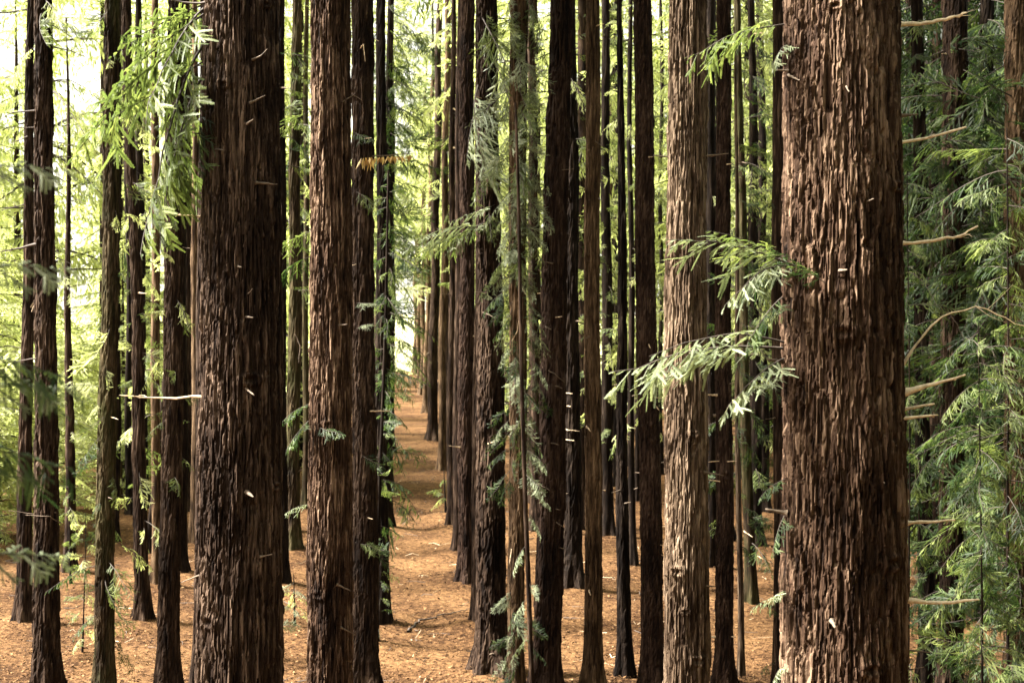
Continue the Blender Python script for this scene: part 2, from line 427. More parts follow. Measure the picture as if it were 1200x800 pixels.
# near trunks ---------------------------------------------------------------
make_tree('BB', 'thickest trunk of all, reddish-brown, with long pale dead stubs on its right side', 'umber', 985, 990, 131, 146, D=11, res=(330, 600), amp=0.044, cw=0.040, ch=0.34, knots=7, crown=0, crown_z=13)
make_tree('T9', 'thick dark trunk left of centre with shaggy vertical bark, second widest in the forest', 'shaggy', 284, 280, 85, 102, D=13, res=(250, 540), amp=0.042, cw=0.035, ch=0.42, knots=5, crown=3, crown_z=13)
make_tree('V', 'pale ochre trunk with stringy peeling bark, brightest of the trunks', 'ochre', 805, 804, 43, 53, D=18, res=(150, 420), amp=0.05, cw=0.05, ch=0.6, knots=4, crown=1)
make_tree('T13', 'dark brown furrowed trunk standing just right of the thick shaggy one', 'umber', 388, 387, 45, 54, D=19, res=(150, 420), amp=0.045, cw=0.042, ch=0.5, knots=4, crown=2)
# left part ---------------------------------------------------------------
M_ = (64, 250)
make_tree('T1', 'slim dark trunk at the left edge, half behind the leftmost straight trunk', 'brown', 36, 28, 9, 19, base=733, yt=30, res=(44, 120), crown=2)
make_tree('T2', 'leftmost straight brown trunk in full view, bluish fronds in front of it', 'brown', 50.5, 56, 19, 32, D=21.5, res=M_, crown=1)
make_tree('T3', 'very thin young trunk tapering to a tip, right of the leftmost straight trunk', 'brown', 79, 82, 3, 14, base=675, yt=95, res=(26, 110), crown=None, top_at=12.6, name='young_redwood')
make_tree('T4', 'dark trunk overgrown with fine twigs, third full-height one from the left', 'mossy', 132.5, 122, 17, 24, D=21, res=M_, crown=2)
make_tree('T4b', 'dark trunk foot peeping out behind the twiggy dark trunk at left', 'dark', 139, 134, 6, 12, base=640, yt=200, res=G2, crown=2)
make_tree('T5', 'slightly bowed dark trunk with a splayed foot, right of the twiggy trunk', 'brown', 151, 166, 12, 18, base=733, yt=130, res=(44, 120), bend=0.06, crown=1)
make_tree('T5b', 'short view of a dark trunk far behind the bowed trunk at left', 'dark', 150, 152, 6, 10, base=607, yt=300, res=G2, crown=2)
make_tree('T5c', 'leaning thin trunk crossing behind the bowed trunk in a V', 'dark', 196, 172, 5, 9, base=655, yt=420, res=G2, crown=None, top_at=9, name='young_redwood')
make_tree('T6', 'straight dark trunk just left of the thick shaggy one, bright spray before its top', 'brown', 207, 198, 19, 27, D=21.5, res=M_, crown=2)
make_tree('T6b', 'dark trunk whose flared foot shows right behind the straight dark trunk at left', 'dark', 215, 211, 8, 17, base=676, res=(30, 90), crown=1)
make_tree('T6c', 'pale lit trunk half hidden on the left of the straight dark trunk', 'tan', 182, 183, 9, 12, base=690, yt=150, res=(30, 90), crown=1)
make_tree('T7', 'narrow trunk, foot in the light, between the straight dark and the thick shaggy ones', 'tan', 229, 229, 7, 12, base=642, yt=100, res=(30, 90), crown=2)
make_tree('T8', 'slender trunk pressed against the left outline of the thick shaggy one', 'brown', 240, 233, 10, 15, D=22, res=(44, 120), crown=2)
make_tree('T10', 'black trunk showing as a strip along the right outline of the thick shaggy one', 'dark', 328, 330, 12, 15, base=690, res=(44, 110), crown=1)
make_tree('T11', 'yellow-green lit trunk standing in the gap between the two broad trunks at left', 'mossy', 347, 343, 12, 18, base=648, yt=60, res=(44, 110), crown=2)
make_tree('T12', 'faint thin trunk right beside the left outline of the furrowed trunk', 'mossy', 359, 358, 6, 9, base=600, yt=100, res=G2, crown=2)
make_tree('T14', 'dark brown trunk touching the right side of the furrowed trunk, orange leaves beside it', 'brown', 424, 428, 25, 31, D=22, res=M_, crown=1, knots=3)
# left border of the path
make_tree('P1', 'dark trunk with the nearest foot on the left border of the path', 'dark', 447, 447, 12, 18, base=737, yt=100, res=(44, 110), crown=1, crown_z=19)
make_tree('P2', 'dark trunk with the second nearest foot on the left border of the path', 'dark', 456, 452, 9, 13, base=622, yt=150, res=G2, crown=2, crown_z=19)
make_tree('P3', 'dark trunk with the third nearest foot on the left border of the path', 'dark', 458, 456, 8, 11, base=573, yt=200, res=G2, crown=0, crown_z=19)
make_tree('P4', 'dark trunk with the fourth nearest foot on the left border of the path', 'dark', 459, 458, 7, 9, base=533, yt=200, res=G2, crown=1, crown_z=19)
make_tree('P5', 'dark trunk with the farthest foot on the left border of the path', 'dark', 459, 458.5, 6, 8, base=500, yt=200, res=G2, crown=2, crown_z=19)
# right border of the path, far to near
FAR = 'right border of the path'
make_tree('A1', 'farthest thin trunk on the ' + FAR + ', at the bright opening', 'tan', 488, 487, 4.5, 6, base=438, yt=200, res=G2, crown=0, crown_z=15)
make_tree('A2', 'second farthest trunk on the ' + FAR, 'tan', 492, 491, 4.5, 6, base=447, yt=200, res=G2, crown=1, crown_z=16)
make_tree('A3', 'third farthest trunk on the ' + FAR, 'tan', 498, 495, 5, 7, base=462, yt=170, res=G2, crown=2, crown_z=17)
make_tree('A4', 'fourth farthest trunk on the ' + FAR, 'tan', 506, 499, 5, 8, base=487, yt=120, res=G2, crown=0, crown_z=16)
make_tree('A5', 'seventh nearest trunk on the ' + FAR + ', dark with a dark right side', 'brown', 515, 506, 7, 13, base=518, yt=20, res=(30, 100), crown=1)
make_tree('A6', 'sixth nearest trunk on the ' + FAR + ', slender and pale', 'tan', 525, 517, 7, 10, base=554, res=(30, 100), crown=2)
make_tree('A7', 'fifth nearest trunk on the ' + FAR + ', fern at its foot', 'brown', 531, 529, 6, 12, base=620, yt=20, res=(30, 100), crown=1)
make_tree('A8', 'fourth nearest trunk on the ' + FAR + ', very narrow', 'brown', 538, 536, 5, 12, base=650, res=(30, 100), crown=2)
make_tree('A9', 'third nearest trunk on the ' + FAR + ', ridged brown', 'red', 547.5, 546, 17, 20, base=688, res=M_, crown=1)
make_tree('A10', 'second nearest trunk on the ' + FAR + ', mostly hidden', 'brown', 566, 559, 13, 15, base=735, res=(44, 110), crown=2)
make_tree('K', 'nearest trunk on the ' + FAR + ', with dark flared foot', 'brown', 570, 577, 24, 38, base=793, res=(76, 240), crown=1, knots=3)
# middle -------------------------------------------------------------------
make_tree('L', 'trunk cloaked in pale drooping sprays, right of the nearest path-side trunk', 'tan', 608, 605, 21, 20, D=21.5, res=M_, crown=1)
make_tree('Lt', 'bare thin crooked stem leaning in front of the trunk cloaked in pale sprays', 'brown', 604, 622, 3.5, 6.5, D=20.5, yt=140, res=(20, 110), crown=None, top_at=9.0, name='young_redwood', amp=.006)
make_tree('M', 'slim trunk between the spray-cloaked trunk and the leaning broad dark one', 'brown', 622, 629, 9, 14, base=628, res=(30, 110), crown=2)
make_tree('N', 'broad dark brown trunk leaning slightly right, pale twigs scattered on its lower part', 'red', 657, 641, 26, 34, D=21.8, res=M_, crown=1, knots=2)
make_tree('O', 'black trunk directly behind the leaning broad brown one, to its right', 'dark', 668, 671, 14, 23, base=694, res=(44, 120), crown=2)
make_tree('P', 'evenly narrow warm brown trunk with small knobs, right of the leaning broad one', 'tan', 694, 695, 16, 22, D=22, res=M_, crown=2, knots=4)
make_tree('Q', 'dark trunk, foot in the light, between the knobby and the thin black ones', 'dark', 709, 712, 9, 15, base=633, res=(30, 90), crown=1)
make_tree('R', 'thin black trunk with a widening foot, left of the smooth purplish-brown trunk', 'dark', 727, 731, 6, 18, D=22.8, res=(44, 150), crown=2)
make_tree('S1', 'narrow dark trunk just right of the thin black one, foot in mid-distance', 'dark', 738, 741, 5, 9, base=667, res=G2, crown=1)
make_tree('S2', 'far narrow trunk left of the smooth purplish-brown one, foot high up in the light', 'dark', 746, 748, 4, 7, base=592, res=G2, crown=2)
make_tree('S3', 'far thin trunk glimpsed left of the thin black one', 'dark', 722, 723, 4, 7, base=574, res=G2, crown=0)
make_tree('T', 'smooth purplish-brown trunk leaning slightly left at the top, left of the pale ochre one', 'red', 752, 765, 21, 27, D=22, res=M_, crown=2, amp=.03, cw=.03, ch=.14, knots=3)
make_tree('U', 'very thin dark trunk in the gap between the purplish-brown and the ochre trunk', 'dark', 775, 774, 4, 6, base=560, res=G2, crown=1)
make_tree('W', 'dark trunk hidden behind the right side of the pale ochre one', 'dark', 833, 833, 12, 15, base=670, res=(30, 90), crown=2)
make_tree('X', 'medium reddish trunk just right of the pale ochre one, pale stubs across it', 'red', 847.5, 848.5, 16, 22, D=22, res=M_, crown=1, amp=.03, cw=.035, ch=.16, knots=3)
make_tree('Y1', 'slender pale stem right of the medium reddish trunk', 'ochre', 862, 868, 4, 8, D=22.6, yt=150, res=(24, 120), crown=None, top_at=10.5, name='young_redwood', amp=.008)
make_tree('Y2', 'dark trunk with a leafy lower part behind the slender pale stem', 'mossy', 864, 879, 8, 14, base=712, res=(30, 100), crown=2)
make_tree('Z1', 'dark trunk with its foot left in the gap beside the thickest trunk', 'dark', 881, 886, 8, 16, base=643, res=(30, 90), crown=1)
make_tree('Z2', 'dark trunk with the higher foot in the gap beside the thickest trunk', 'dark', 891, 896, 8, 14, base=603, res=G2, crown=2)
make_tree('AA', 'grey-brown trunk peeping out along the left outline of the thickest trunk', 'brown', 912, 912, 15, 12, D=22, res=(48, 150), crown=1)
# right of the thickest trunk
make_tree('CC', 'dark narrow trunk first right of the thickest trunk', 'dark', 1075, 1086, 14, 20, D=22.5, res=(44, 130), crown=1)
make_tree('CC2', 'thin far trunk second to the right of the thickest trunk', 'dark', 1094, 1096, 7, 10, base=600, res=G2, crown=2)
make_tree('DD', 'medium brown trunk behind green sprays, midway between the thickest trunk and the right edge', 'brown', 1120, 1113, 29, 28, D=20.5, res=M_, crown=1)
make_tree('EE', 'narrow trunk near the right edge, sunk in dark green sprays', 'dark', 1157, 1157, 16, 20, base=735, res=(44, 110), crown=2)
make_tree('FF', 'ridged greyish trunk cut by the right edge of the picture', 'tan', 1191, 1191, 27, 30, D=20, res=M_, crown=1)
make_tree('OFF', 'trunk just outside the left edge that holds bluish fronds into the picture', 'brown', -150, -150, 130, 150, D=4.2, res=(40, 60), crown=None, height=24)

# ------------------------------------------------------------ dead stubs, given by picture place on their trunk
def stick(t, pts, w, mat=PALEWOOD, name='dead_branch', out=0.12, taper=0.55):
    """pts: picture points; a point over the trunk starts on its bark, the tip comes out of it"""
    q = []
    for k, (x, y) in enumerate(pts):
        p = P(x, y, t.D); c = centre(t, p.z); r = t.prof(p.z)
        dx = p.x - c.x
        if abs(dx) < r:
            yy = t.D - math.sqrt(max(0, r * r - dx * dx)) + (0.03 if k == 0 else -out * k / (len(pts) - 1))
        else:
            yy = t.D - (0.0 if k == 0 else out * k / (len(pts) - 1))
        q.append(P(x, y, yy))
    n = 7 if len(pts) < 4 else 14
    T = np.linspace(0, 1, len(pts)); tt = np.linspace(0, 1, n)
    A = np.array([[*p] for p in q]); B = np.stack([np.interp(tt, T, A[:, k]) for k in range(3)], -1)
    if len(pts) >= 4:
        for _ in range(2): B[1:-1] = (B[:-2] + 2 * B[1:-1] + B[2:]) / 4
    rs = np.random.default_rng(int(abs(pts[0][0] * 7 + pts[0][1])))
    L = np.linalg.norm(B[-1] - B[0]); B[1:-1] += rs.normal(0, 0.008 * L, (n - 2, 3))
    r0 = w / F * t.D / 2 * (0.72 if w < 5 else 0.9)
    rad = np.linspace(r0 * 1.2, r0 * taper * .8, n) * rs.uniform(.75, 1.2, n); rad[0] *= 1.5
    V, f = tube_arrays(B, rad, 6); k = len(V)
    V = np.concatenate([V, B[-1:] + (B[-1:] - B[-2:-1]) * 0.08])
    cap = np.array([[k - 6 + m, k - 6 + (m + 1) % 6, k] for m in range(6)])
    V = V - np.array([*t.o.location])
    Fs = [(f, 0), (cap, 0)]
    if L > 0.35 and w >= 3:
        for _ in range(2 if L > .5 else 1):
            k_ = rs.integers(n // 2, n - 1); b0 = B[k_] - np.array([*t.o.location]); dd = (B[-1] - B[0]) / L
            dd = dd + rs.normal(0, .45, 3); dd /= np.linalg.norm(dd); ll = L * rs.uniform(.1, .28)
            V2, f2 = tube_arrays([b0, b0 + dd * ll * .5 + rs.normal(0, .01, 3), b0 + dd * ll], [rad[k_] * .5, rad[k_] * .35, rad[k_] * .12], 5)
            Fs.append((f2 + len(V), 0)); V = np.concatenate([V, V2])
    me = mesh('dead_branch', V, Fs, [mat], smooth=True)
    return obj(name, me, t.o)
STUBS = {
 'BB': [([(1050, 29), (1090, 27), (1112, 22), (1133, 15)], 6), ([(1050, 136), (1076, 134)], 5, GREYWOOD), ([(1048, 168), (1085, 162), (1132, 149)], 5),
        ([(1052, 285), (1090, 283), (1122, 277), (1146, 265)], 5), ([(1057, 460), (1095, 449), (1131, 439)], 7), ([(1058, 479), (1095, 473)], 5),
        ([(1048, 491), (1099, 486)], 5), ([(1060, 613), (1119, 609)], 5), ([(1060, 703), (1100, 706), (1147, 702)], 6), ([(1060, 761), (1092, 764)], 3, GREYWOOD),
        ([(1060, 785), (1083, 781)], 3), ([(1034, 421), (1056, 417)], 6), ([(1011, 238), (1024, 233)], 4), ([(984, 317), (993, 316)], 4), ([(1042, 518), (1051, 522)], 3),
        ([(924, 83), (906, 82)], 4, GREYWOOD), ([(924, 88), (937, 94)], 4, GREYWOOD), ([(922, 601), (897, 596)], 6, GREYWOOD), ([(918, 424), (899, 421)], 5, GREYWOOD),
        ([(1058, 428), (1075, 398), (1100, 372), (1125, 360), (1150, 358), (1172, 370), (1190, 382), (1206, 386)], 3.4),
        ([(975, 727), (979, 735)], 6), ([(1030, 560), (1037, 566)], 3), ([(991, 100), (995, 108)], 3), ([(1110, 365), (1122, 380), (1130, 402)], 1.8)],
 'T9': [([(296, 70), (305, 66), (313, 58)], 3), ([(293, 121), (311, 112)], 4), ([(288, 146), (297, 140)], 4), ([(299, 214), (325, 216)], 4.5), ([(242, 174), (262, 176)], 4, DARKWOOD),
        ([(288, 371), (297, 372)], 3.5), ([(287, 454), (298, 463)], 4), ([(289, 576), (297, 582)], 5), ([(305, 652), (319, 649)], 3), ([(278, 312), (283, 313)], 4),
        ([(240, 465), (190, 466), (141, 463)], 4), ([(238, 672), (213, 682)], 3.5), ([(242, 254), (186, 250)], 3.5), ([(244, 3), (215, 3), (188, -3)], 4, DARKWOOD), ([(244, 41), (216, 38)], 3, DARKWOOD),
        ([(243, 78), (228, 77)], 3, DARKWOOD), ([(243, 128), (214, 126)], 3, DARKWOOD), ([(243, 157), (224, 156)], 3, DARKWOOD), ([(290, 345), (296, 338)], 2)],
 'T13': [([(397, 381), (407, 380)], 3.5), ([(394, 684), (411, 692)], 4), ([(398, 734), (417, 744)], 3), ([(400, 120), (414, 112), (425, 118)], 2, GREYWOOD)],
 'T14': [([(420, 482), (458, 481)], 3), ([(413, 187), (440, 183), (482, 180)], 2.6, GREYWOOD), ([(420, 60), (426, 52), (428, 72)], 2), ([(430, 606), (437, 608)], 2)],
 'K': [([(566, 366), (580, 372)], 2, GREYWOOD), ([(572, 520), (585, 515)], 2), ([(590, 500), (606, 503)], 2, GREYWOOD), ([(566, 768), (577, 765), (598, 773)], 2.5, GREYWOOD)],
 'N': [([(634, 380), (646, 386)], 3), ([(636, 430), (650, 438), (662, 448)], 2), ([(637, 447), (659, 455)], 3), ([(646, 608), (660, 617)], 2.5), ([(646, 637), (661, 643)], 3), ([(630, 566), (644, 574)], 2.5),
       ([(650, 596), (656, 597)], 2.5), ([(643, 518), (655, 521)], 2)],
 'O': [([(657, 497), (665, 504), (679, 505)], 2.5), ([(655, 514), (673, 516)], 2.5), ([(659, 460), (671, 461)], 2), ([(660, 475), (669, 476)], 2)],
 'P': [([(690, 160), (706, 172)], 2, GREYWOOD), ([(690, 690), (692, 697)], 3), ([(688, 500), (692, 505)], 3)],
 'T': [([(756, 632), (779, 640)], 2.5), ([(758, 645), (779, 651)], 2.5), ([(764, 465), (779, 467)], 2), ([(768, 475), (773, 481)], 2), ([(760, 403), (762, 408)], 2.5)],
 'V': [([(826, 686), (838, 687)], 3.5), ([(824, 553), (848, 557)], 3.5), ([(826, 183), (854, 180)], 4, GREYWOOD), ([(826, 74), (851, 69)], 4, GREYWOOD), ([(782, 675), (778, 673)], 3), ([(784, 184), (766, 182)], 2.5, GREYWOOD)],
 'X': [([(858, 539), (831, 541)], 3), ([(836, 487), (872, 481)], 3.5, GREYWOOD), ([(830, 746), (861, 745)], 4), ([(845, 564), (829, 562)], 2.5), ([(840, 463), (826, 462)], 3), ([(851, 193), (857, 192)], 3)],
 'Y2': [([(872, 622), (882, 629)], 2.5)],
 'T2': [([(60, 29), (85, 45)], 1.8, DARKWOOD), ([(62, 55), (90, 62), (113, 73)], 1.8, DARKWOOD), ([(63, 95), (80, 96)], 2, DARKWOOD), ([(42, 130), (15, 132), (0, 140)], 2.4, DARKWOOD), ([(44, 150), (8, 149)], 1.8, DARKWOOD),
        ([(44, 286), (15, 292), (-5, 296)], 3.4, DARKWOOD), ([(63, 300), (85, 310)], 1.6, DARKWOOD), ([(66, 600), (40, 602), (10, 598)], 1.6, GREYWOOD), ([(45, 420), (20, 423), (0, 435)], 2, DARKWOOD), ([(70, 612), (58, 605), (30, 603)], 1.6, GREYWOOD)],
 'T3': [([(85, 170), (63, 171)], 1.6, DARKWOOD), ([(84, 184), (66, 184)], 1.6, DARKWOOD), ([(86, 280), (64, 282)], 1.4, DARKWOOD), ([(84, 230), (100, 240)], 1.4, DARKWOOD), ([(87, 335), (70, 339)], 1.4, DARKWOOD),
        ([(87, 365), (72, 368)], 1.4, DARKWOOD), ([(88, 420), (72, 423)], 1.4, DARKWOOD), ([(88, 335), (103, 332)], 1.4, DARKWOOD), ([(81, 145), (70, 150)], 1.4, DARKWOOD), ([(84, 210), (68, 214)], 1.4, DARKWOOD)],
 'T1': [([(33, 160), (12, 168)], 2, DARKWOOD), ([(36, 360), (42, 350), (37, 365)], 1.6), ([(28, 240), (2, 246)], 2, DARKWOOD)],
 'T11': [([(345, 390), (352, 405), (350, 425)], 1.6, GREYWOOD), ([(340, 560), (352, 550), (356, 535)], 1.8, GREYWOOD)],
 'DD': [([(1105, 60), (1090, 66)], 2, DARKWOOD), ([(1125, 600), (1137, 590)], 2), ([(1110, 545), (1100, 552)], 2), ([(1130, 130), (1150, 122), (1160, 128)], 2, DARKWOOD)],
 'L': [([(600, 400), (606, 388), (609, 370)], 2), ([(600, 640), (597, 660)], 2), ([(608, 330), (616, 345)], 2)],
}
for key, lst in STUBS.items():
    for s in lst: stick(TREES[key], s[0], s[1], *(s[2:] if len(s) > 2 else ((CHIPWOOD,) if abs(s[0][0][0] - s[0][-1][0]) < 30 and key in ('BB', 'T9', 'T13', 'V', 'N') else (LITWOOD,) if key == 'BB' and s[0][-1][0] > 1060 else ())))
# small snags scattered on the mid-distance trunks
rs = random.Random(5)
for key in ('A9', 'K', 'N', 'P', 'Q', 'R', 'T', 'X', 'T6', 'T4', 'T14', 'T5', 'M', 'O', 'AA', 'CC', 'EE', 'FF', 'DD', 'T10', 'A5', 'A6', 'S1', 'U', 'Y2', 'Z1', 'A7'):
    t = TREES[key]
    for _ in range(3):
        y = rs.uniform(20, 620); z = P(0, y, t.D).z; c = centre(t, z); r = t.prof(z)
        px = 600 + c.x / t.D * F; hw = r / t.D * F
        s = rs.choice((-1, 1)); a = rs.uniform(0.1, 0.98)
        l = rs.uniform(4, 14)
        stick(t, [(px + s * hw * a, y), (px + s * (hw * a + l), y + rs.uniform(-3, 4))], rs.uniform(1.3, 2.2), rs.choice((PALEWOOD, GREYWOOD, GREYWOOD)), out=0.25)

# ------------------------------------------------------------ live sprays
def put_bough(t, p, az, pitch, roll, L, col, var, name='needle_branch'):
    o = obj(name, FINE[var % 9], t.o)
    o.material_slots[0].link = 'OBJECT'; o.material_slots[0].material = LEAF[col]
    M = Matrix.Translation(p - Vector(t.o.location)) @ Matrix.Rotation(az, 4, 'Z') @ Matrix.Rotation(-pitch, 4, 'Y') @ Matrix.Rotation(roll, 4, 'X') @ Matrix.Scale(L, 4)
    o.matrix_local = M
    return o
def bough_px(key, a, b, col, var, roll=0.0, towards=0.25, front=False, label=None):
    """a needle branch from its trunk at picture place a to a tip at b, coming a little towards the path side"""
    t = TREES[key]; pa = P(a[0], a[1], t.D); c = centre(t, pa.z); r = t.prof(pa.z)
    dx = max(-r, min(r, pa.x - c.x)); ya = t.D - (math.sqrt(max(0, r * r - dx * dx)) if front else 0)
    pa = P(a[0], a[1], ya); pb = P(b[0], b[1], ya - towards)
    d = pb - pa; L = d.length
    o = put_bough(t, pa, math.atan2(d.y, d.x), math.atan2(d.z, math.hypot(d.x, d.y)) + (0.1, .2, .35, .3, .05, .8)[var % 6] * .8, roll, L * 1.04, col, var)
    if label: o['label'] = label
    return o
def boughs(key, y0, y1, n, l0, l1, col, az=(0, 6.283), pitch=(-.6, .1), seed=0, rollv=0.8):
    t = TREES[key]; r = random.Random(seed + len(key) * 7 + int(y0))
    for k in range(n):
        y = y0 + (y1 - y0) * (k + r.random()) / n
        z = P(0, y, t.D).z; c = centre(t, z)
        a = r.uniform(*az); rad = t.prof(z) * 0.9
        p = c + Vector((math.cos(a) * rad, math.sin(a) * rad, 0))
        cc = col if isinstance(col, str) else r.choice(col)
        put_bough(t, p, a, r.uniform(*pitch), r.gauss(0, rollv), r.uniform(l0, l1), cc, r.choice((0, 1, 2, 3, 4, 5, 6, 7, 8)))
# pale sprays reaching left from the thickest trunk
bough_px('BB', (920, 408), (728, 424), 'pale', 0, 0.35, 0.3)
bough_px('BB', (925, 418), (835, 462), 'pale', 3, 0.5, 0.5); bough_px('BB', (924, 402), (770, 405), 'pale', 7, 0.5, 0.4); bough_px('BB', (928, 318), (835, 268), 'fresh', 7, 0.4, 0.3); bough_px('BB', (926, 300), (868, 330), 'blue', 8, 0.4, 0.4)
bough_px('BB', (968, 332), (905, 300), 'blue', 4, 0.4, 0.1, True)
bough_px('BB', (932, 312), (782, 290), 'pale', 1, 0.5, 0.3, True)
bough_px('BB', (925, 312), (840, 340), 'pale', 2, 0.4, 0.5, True)
bough_px('BB', (922, 345), (860, 395), 'blue', 3, 0.6, 0.3)
bough_px('BB', (922, 440), (880, 465), 'pale', 1, 0.2, 0.3)
bough_px('BB', (922, 365), (888, 378), 'pale', 4, 0.9, 0.2)
bough_px('BB', (925, 28), (806, 62), 'fresh', 0, 0.5, 0.3)
bough_px('BB', (925, 50), (895, 70), 'pale', 3, 0.5, 0.3)
bough_px('BB', (922, 560), (890, 588), 'blue', 1, 0.5, 0.2); bough_px('BB', (922, 690), (885, 715), 'pale', 4, 0.8, 0.2); bough_px('BB', (922, 600), (895, 640), 'blue', 3, .6, .2)
bough_px('BB', (922, 780), (895, 795), 'pale', 2, 0.8, 0.2)
# bright green boughs left of the thick shaggy trunk
for (a, b, c_, v, ro) in [((243, 80), (165, 260), 'fresh', 3, .5), ((243, 110), (175, 300), 'fresh', 1, .6), ((243, 6), (150, 110), 'fresh', 3, .4), ((243, 14), (112, 130), 'fresh', 0, .5), ((243, 30), (95, 195), 'fresh', 1, .7), ((243, 45), (150, 230), 'fresh', 3, .3), ((243, 8), (170, 60), 'fresh', 4, .6),
                          ((243, 100), (215, 190), 'deep', 3, .5), ((243, 4), (135, 75), 'fresh', 1, .9), ((242, 70), (130, 160), 'fresh', 4, .8)]:
    bough_px('T9', a, b, c_, v, ro, random.uniform(-.2, .7))
# bluish fronds from the off-frame trunk
for (b, v, ro) in [((58, 212), 4, 1.2), ((62, 330), 4, 1.2), ((92, 440), 0, 1.1), ((80, 545), 0, 1.2), ((48, 668), 4, 1.2), ((60, 470), 4, 1.1)]:
    bough_px('OFF', (b[0] - 190, b[1] - 20), b, 'pale' if v == 4 else 'blue', v, ro * .5, -0.2)
# others given by place
bough_px('T13', (366, 472), (328, 492), 'blue', 0, .6, .3); bough_px('T13', (366, 490), (330, 520), 'blue', 3, .6, .3); bough_px('T13', (372, 500), (397, 512), 'blue', 4, .6, .3, True); bough_px('T13', (364, 590), (334, 604), 'pale', 1, .6, .3)
bough_px('T13', (366, 130), (326, 150), 'fresh', 3, .4, -.3); bough_px('T13', (366, 270), (325, 300), 'fresh', 1, .4, -.3); bough_px('T13', (366, 300), (325, 330), 'deep', 2, .4, -.3)
bough_px('T14', (414, 155), (433, 166), 'blue', 4, .5, .3, True); bough_px('T14', (418, 225), (436, 245), 'fresh', 2, .5, .3, True); bough_px('T14', (416, 635), (441, 645), 'fresh', 0, .8, .3, True); bough_px('T14', (437, 640), (449, 665), 'blue', 3, .8, .3)
bough_px('T14', (418, 355), (436, 358), 'pale', 4, .3, .3, True); bough_px('T14', (418, 385), (434, 378), 'pale', 0, .3, .3, True); bough_px('T14', (415, 530), (440, 545), 'deep', 3, .8, .3, True)
for (a, b, c_, v) in [((560, 100), (545, 210), 'pale', 5), ((565, 20), (575, 120), 'fresh', 5), ((575, 60), (590, 150), 'pale', 2), ((562, 120), (535, 180), 'pale', 3), ((580, 110), (560, 200), 'pale', 1),
                      ((582, 265), (480, 278), 'pale', 0), ((575, 258), (520, 285), 'pale', 3), ((565, 262), (500, 300), 'fresh', 4), ((580, 240), (535, 262), 'pale', 4), ((570, 150), (562, 235), 'fresh', 5)]:
    bough_px('K', a, b, c_, v, .5, .35, True)
boughs('L', -10, 330, 80, .35, .75, ('pale', 'pale', 'pale', 'fresh'), (3.4, 6.1), (-1.2, -.4), 1)
boughs('L', 330, 560, 46, .35, .6, ('pale', 'blue'), (3.3, 6.2), (-1.1, -.3), 2)
boughs('L', 690, 790, 14, .3, .5, ('pale', 'blue'), (3.6, 6.1), (-.9, -.2), 3)
boughs('Lt', 430, 760, 10, .25, .45, ('pale',), (3.3, 6.2), (-1.1, -.3), 4)
boughs('M', 0, 330, 9, .4, .8, ('pale', 'fresh'), (3.3, 6.2), (-1.1, -.3), 4)
boughs('K', 0, 250, 8, .3, .7, ('pale', 'fresh'), (3.4, 5.5), (-1.2, -.5), 5)
boughs('T4', 0, 760, 46, .25, .75, ('fresh', 'light', 'blue'), (0, 6.283), (-1.0, .1), 6)
boughs('T5', 130, 640, 34, .4, 1.0, ('fresh', 'light'), (0, 6.283), (-.8, .2), 7)
boughs('T2', 0, 60, 4, .4, .8, ('fresh', 'light'), (3, 6.3), (-.8, .2), 7)
boughs('T3', 110, 600, 22, .3, .8, ('light',), (0, 6.283), (-.7, .2), 8)
boughs('T6', 250, 560, 9, .3, .6, ('fresh', 'light'), (3.1, 6.2), (-.8, .2), 9)
boughs('T6c', 120, 520, 14, .5, 1.0, ('fresh', 'light'), (0, 6.283), (-.8, .2), 9)
boughs('T10', 60, 200, 8, .5, .9, ('fresh', 'deep'), (-1, 1), (-.8, .2), 9)
boughs('T11', 40, 360, 26, .5, 1.1, ('fresh', 'light', 'deep'), (0, 6.283), (-.8, .2), 10)
boughs('T12', 40, 380, 20, .5, 1.1, ('fresh', 'light'), (0, 6.283), (-.8, .2), 11)
boughs('P1', 40, 600, 44, .45, 1.1, ('fresh', 'deep', 'blue'), (-1.4, 1.6), (-.7, .1), 12)
boughs('P2', 0, 450, 40, .5, 1.4, ('fresh', 'deep'), (0, 6.283), (-.7, .1), 13)
boughs('P3', 0, 430, 40, .7, 1.9, ('fresh', 'deep'), (0, 6.283), (-.7, .1), 14)
boughs('P4', 0, 360, 40, .8, 2.4, ('fresh', 'light'), (-1.6, 1.6), (-.5, .2), 51)
boughs('P5', 0, 340, 40, 1.0, 2.8, ('fresh', 'light'), (-1.6, 1.6), (-.5, .2), 52)
boughs('A3', 0, 330, 24, 1.2, 2.8, ('fresh', 'light'), (0, 6.283), (-.5, .2), 53)
boughs('A4', 0, 330, 20, 1.0, 2.2, ('fresh', 'light'), (0, 6.283), (-.5, .2), 15)
boughs('A5', 0, 300, 16, .8, 1.6, ('fresh', 'light'), (0, 6.283), (-.5, .2), 16)
boughs('A6', 0, 330, 14, .5, 1.2, ('fresh', 'light'), (0, 6.283), (-.5, .2), 17)
boughs('A7', 40, 430, 10, .4, .8, ('fresh', 'deep'), (0, 6.283), (-.5, .2), 17)
boughs('Q', 0, 520, 44, .4, .9, ('fresh', 'light'), (0, 6.283), (-.5, .2), 18)
boughs('S1', 0, 520, 44, .4, .9, ('fresh', 'light'), (0, 6.283), (-.5, .2), 19)
boughs('O', 0, 420, 18, .4, .9, ('fresh', 'light'), (-1.5, 1.5), (-.5, .2), 20)
boughs('U', 0, 430, 46, .5, 1.3, ('fresh', 'light'), (0, 6.283), (-.5, .2), 21)
boughs('S2', 0, 480, 50, .7, 1.6, ('fresh', 'light'), (0, 6.283), (-.5, .2), 61)
boughs('S3', 0, 480, 40, .7, 1.6, ('fresh', 'light'), (0, 6.283), (-.5, .2), 62)
